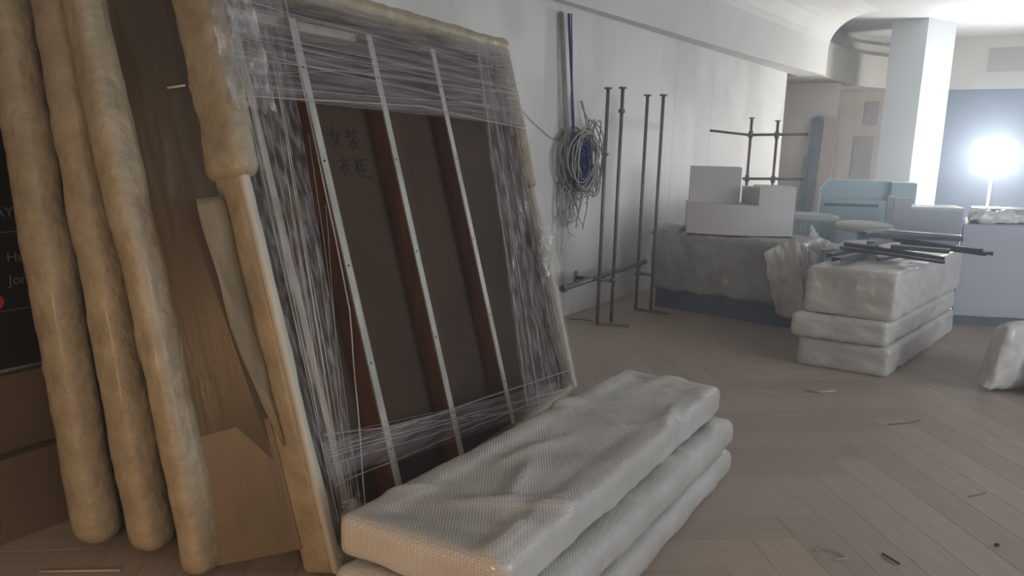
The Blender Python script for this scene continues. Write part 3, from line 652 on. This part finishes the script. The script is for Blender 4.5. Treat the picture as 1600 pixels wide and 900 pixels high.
# round white table
rc = V((3.70, 8.10, 0)); t = thing('round_table', rc, 'round white table with a thick rounded top between the drum and the white counter', 'table')
mb = MB(); vs = []; fs = []; prof = [(0, .655), (.24, .655), (.275, .67), (.285, .70), (.275, .73), (.24, .745), (0, .747)]
for i, (rr, z) in enumerate(prof):
    for k in range(40): g = 2 * math.pi * k / 40; vs.append(rc + V(((rr + 1e-4) * math.cos(g), (rr + 1e-4) * math.sin(g), z)))
for i in range(len(prof) - 1):
    for k in range(40): k2 = (k + 1) % 40; fs.append((i * 40 + k, i * 40 + k2, (i + 1) * 40 + k2, (i + 1) * 40 + k))
mb.add(vs, fs); mb.build('tabletop', 'white', t, True)
MB().tube([rc + UP * .02, rc + UP * .655], .06, 20).build('pedestal', 'white', t, True)
MB().tube([rc, rc + UP * .02], .2, 28).build('foot', 'white', t)
# white counter with a stepped top
co = V((4.09, 8.3, 0)); t = thing('sales_counter', co + V((.4, .2, 0)), 'pale sales counter with a raised left end, standing before the column', 'counter')
cx = V((1, 0, 0)); cy = V((.28, .96, 0)).normalized()
MB().box(co, cx * .75, cy * .45, UP * .875).build('body', 'bluegrey', t)
MB().box(co + UP * .8755 + cx * .19, cx * .57, cy * .46, UP * .03).build('worktop', 'white', t)
MB().box(co + UP * .8755, cx * .185, cy * .06, UP * .125).build('raised_end', 'bluegrey', t)
MB().box(co + UP * .8755 + cy * .065, cx * .03, cy * .38, UP * .125).build('raised_side', 'white', t)
# big blue grey cabinet
go = V((3.87, 6.62, 0)); gx = V((1, -.13, 0)).normalized(); gy = V((.5, .86, 0)).normalized()
t = thing('storage_case', go + gx * .6 + gy * .4, 'large blue-grey case at the right edge with bright clutter on top', 'case')
MB().box(go + gx * .02 + gy * .02, gx * 1.36, gy * .8, UP * .08).build('plinth', 'slate', t)
MB().soft(lambda x, y, z: go + gx * x + gy * y + UP * (.08 + z), (1.4, .85, .81), .018, (20, 10, 12), .004, 4, 61).build('case_body', 'bluegrey', t, True)
def G_(x, y, z): return go + gx * x + gy * y + UP * z
o = MB().soft(lambda x, y, z: G_(.04 + x, .10 + y, .898 + z), (.38, .34, .085), .04, (14, 12, 4), .03, 9, 62, foldy).build('crumpled_bag', 'white_bag', smooth=True, origin=G_(.2, .25, .9)); tag(o, 'crumpled white plastic bag on the blue-grey case', 'plastic bag')
o = MB().soft(lambda x, y, z: G_(.40 + x, .16 + y, .898 + z), (.24, .26, .05), .024, (10, 10, 3), .015, 9, 63, foldy).build('crumpled_bag', 'white_bag', smooth=True, origin=G_(.5, .25, .9)); tag(o, 'flatter crumpled bag right of the first, on the blue-grey case', 'plastic bag')
GB = 'flat boards lying on the blue-grey case'
for x, y, z, a, b, ang_, lab in ((.06, .48, .985, .62, .28, .05, 'topmost thin white board behind the crumpled bags'), (.50, .42, .945, .6, .26, -.12, 'slanting white board lying right of the crumpled bags'), (.66, .10, .900, .55, .22, .1, 'lowest board, at the front right of the blue-grey case')):
    e1 = (gx * math.cos(ang_) + gy * math.sin(ang_)); e2 = (gy * math.cos(ang_) - gx * math.sin(ang_))
    o = MB().box(G_(x, y, z), e1 * a, e2 * b, UP * .018).build('flat_board', 'white', origin=G_(x, y, z)); tag(o, lab, 'board', GB)
o = MB().box(G_(.10, .50, .893), gx * .5, gy * .22, UP * .088).build('carton', 'white', origin=G_(.3, .6, .9)); tag(o, 'small white carton carrying the topmost thin board', 'box')

# boards leaning at the pier
GS = 'dark boards leaning at the end of the white wall'
for i, (d0, w_, h, m, lab) in enumerate(((-.0, .05, 2.00, 'slate', 'tallest dark narrow board leaning by the wall corner'), (.055, .06, 2.02, 'slate', 'dark narrow board, right neighbour of the tallest'), (-.03, .04, 1.35, 'slate', 'short dark board in front of the tall narrow ones'), (.12, .05, 2.01, 'slate', 'dark narrow board beside the pink board'))):
    s0 = 7.62 - .1 * (i == 2)
    a = W(s0, d0, 0); o = MB().hexa([a, a + WN * w_, a + WN * w_ + WS * .04, a + WS * .04], [p + UP * h + WS * .3 * (h / 2.0) for p in (a, a + WN * w_, a + WN * w_ + WS * .04, a + WS * .04)]).build('narrow_board', m, origin=a)
    tag(o, lab, 'board', GS)
a = W(7.72, .19, 0); o = MB().hexa([a, a + WN * .20, a + WN * .20 + WS * .02, a + WS * .02], [p + UP * 1.98 + WS * .22 for p in (a, a + WN * .20, a + WN * .20 + WS * .02, a + WS * .02)]).build('wide_board', 'pinkish', origin=a)
tag(o, 'wide pale pink board leaning right of the dark narrow boards', 'board')

# rusty pipe rack behind the white counter
t = thing('pipe_rack', (2.7, 8.3, 0), 'rust-coloured pipe rack with two crossbars behind the white counter', 'rack')
for x, y, zt in ((2.484, 8.3, 1.79), (2.735, 8.22, 1.765)):
    o = MB().tube([V((x, y, .015)), V((x, y, zt))], .015, 8).build('upright', 'copper', t, True)
    MB().tube([V((x, y, zt)), V((x, y, zt + .012))], .03, 12).build('flange', 'pipe', o, True)
    MB().tube([V((x, y, .002)), V((x, y, .014))], .05, 12).build('foot', 'pipe', o, True)
for z_, l in ((1.62, 'crossbar'), (1.16, 'crossbar')):
    o = MB().tube([V((2.44, 8.318, z_)), V((3.02, 8.135, z_ + .02))], .014, 8).build(l, 'copper', t, True)
    e = V((3.02, 8.135, z_ + .02)); MB().tube([e, e + V((.012, -.004, 0))], .03, 10).build('flange', 'pipe', o, True)
    for x, y in ((2.484, 8.3), (2.735, 8.22)): MB().tube([V((x, y, z_ - .03)), V((x, y, z_ + .04))], .024, 10).build('coupling', 'pipe', t, True)
MB().tube([V((2.475, 8.3, 1.62)), V((2.10, 8.50, 1.66))], .013, 8).build('shadow_bar', 'copper', t, True)  # tube standing in for the crossbar's shadow on the wall

# wrapped rolls at the right edge
G4 = 'foam wrapped rolls at the right edge'
def roll(pts, r, label, seed):
    pts = [V(p) for p in pts]; n = 26; cl = []
    for i in range(n + 1):
        f = i / n * (len(pts) - 1); k = min(int(f), len(pts) - 2); cl.append(pts[k].lerp(pts[k + 1], f - k))
    rs = [max(.01, r * min(1, math.sqrt(max(0, 1 - (1 - min(i, n - i) / 2.5) ** 2)) if min(i, n - i) < 2.5 else 1) * (1 + .10 * noise.noise(V((i * .5, seed, 0))))) for i in range(n + 1)]
    o = MB().tube(cl, rs, 20).build('wrapped_roll', 'bubble_far', smooth=True, origin=pts[0]); return tag(o, label, 'roll', G4)
o = MB().soft(lambda x, y, z: V((2.945 + x * .93 + z * .40 - .08 * (z / .44) ** 2, 4.60 + y * .95 + x * .35, z + .004)), (.95, .17, .46), .08, (30, 5, 14), .022, 5, 71, foldy).build('wrapped_roll', 'bubble_far', smooth=True, origin=(3.3, 4.8, 0))
tag(o, 'large foam-wrapped cushion slumping to the floor at the right edge', 'roll', G4)
roll([(3.28, 4.63, .20), (3.9, 4.86, .22)], .075, 'middle foam-wrapped roll tucked under the uppermost one', 2)
roll([(3.27, 4.58, .075), (3.9, 4.80, .08)], .07, 'lowest foam-wrapped roll lying on the floor at the right edge', 3)

# scraps on the floor
def scrap(pts, r, m, lab, cat='scrap'):
    o = MB().tube([V((x, y, .003 + r)) for x, y in pts], r, 5).build('floor_scrap', m, smooth=True, origin=(pts[0][0], pts[0][1], 0)); tag(o, lab, cat, 'scraps on the wooden floor')
scrap([(1.86, 4.62), (1.95, 4.59), (2.04, 4.62)], .006, 'scrap', 'pale curled strip on the floor before the middle stack')
scrap([(1.17, 2.67), (1.21, 2.70), (1.26, 2.66), (1.27, 2.62), (1.21, 2.61)], .003, 'scrap', 'pale looped scrap near the bottom edge of the floor')
scrap([(1.42, 2.66), (1.45, 2.59)], .004, 'scrapd', 'dark splinter on the floor at the bottom edge')
scrap([(1.895, 2.74), (1.91, 2.742)], .007, 'scrapd', 'small dark crumb on the floor at the lower right')
scrap([(2.04, 3.17), (2.10, 3.19), (2.15, 3.22)], .0016, 'scrapd', 'thin dark hair-like wire on the floor at the right')
scrap([(2.10, 4.05), (2.25, 4.09), (2.33, 4.14)], .002, 'scrapd', 'thin dark twig-like scrap in the middle of the floor')
scrap([(.70, 6.38), (.60, 6.43), (.50, 6.44)], .004, 'scrapd', 'dark curled scrap at the foot of the white wall')
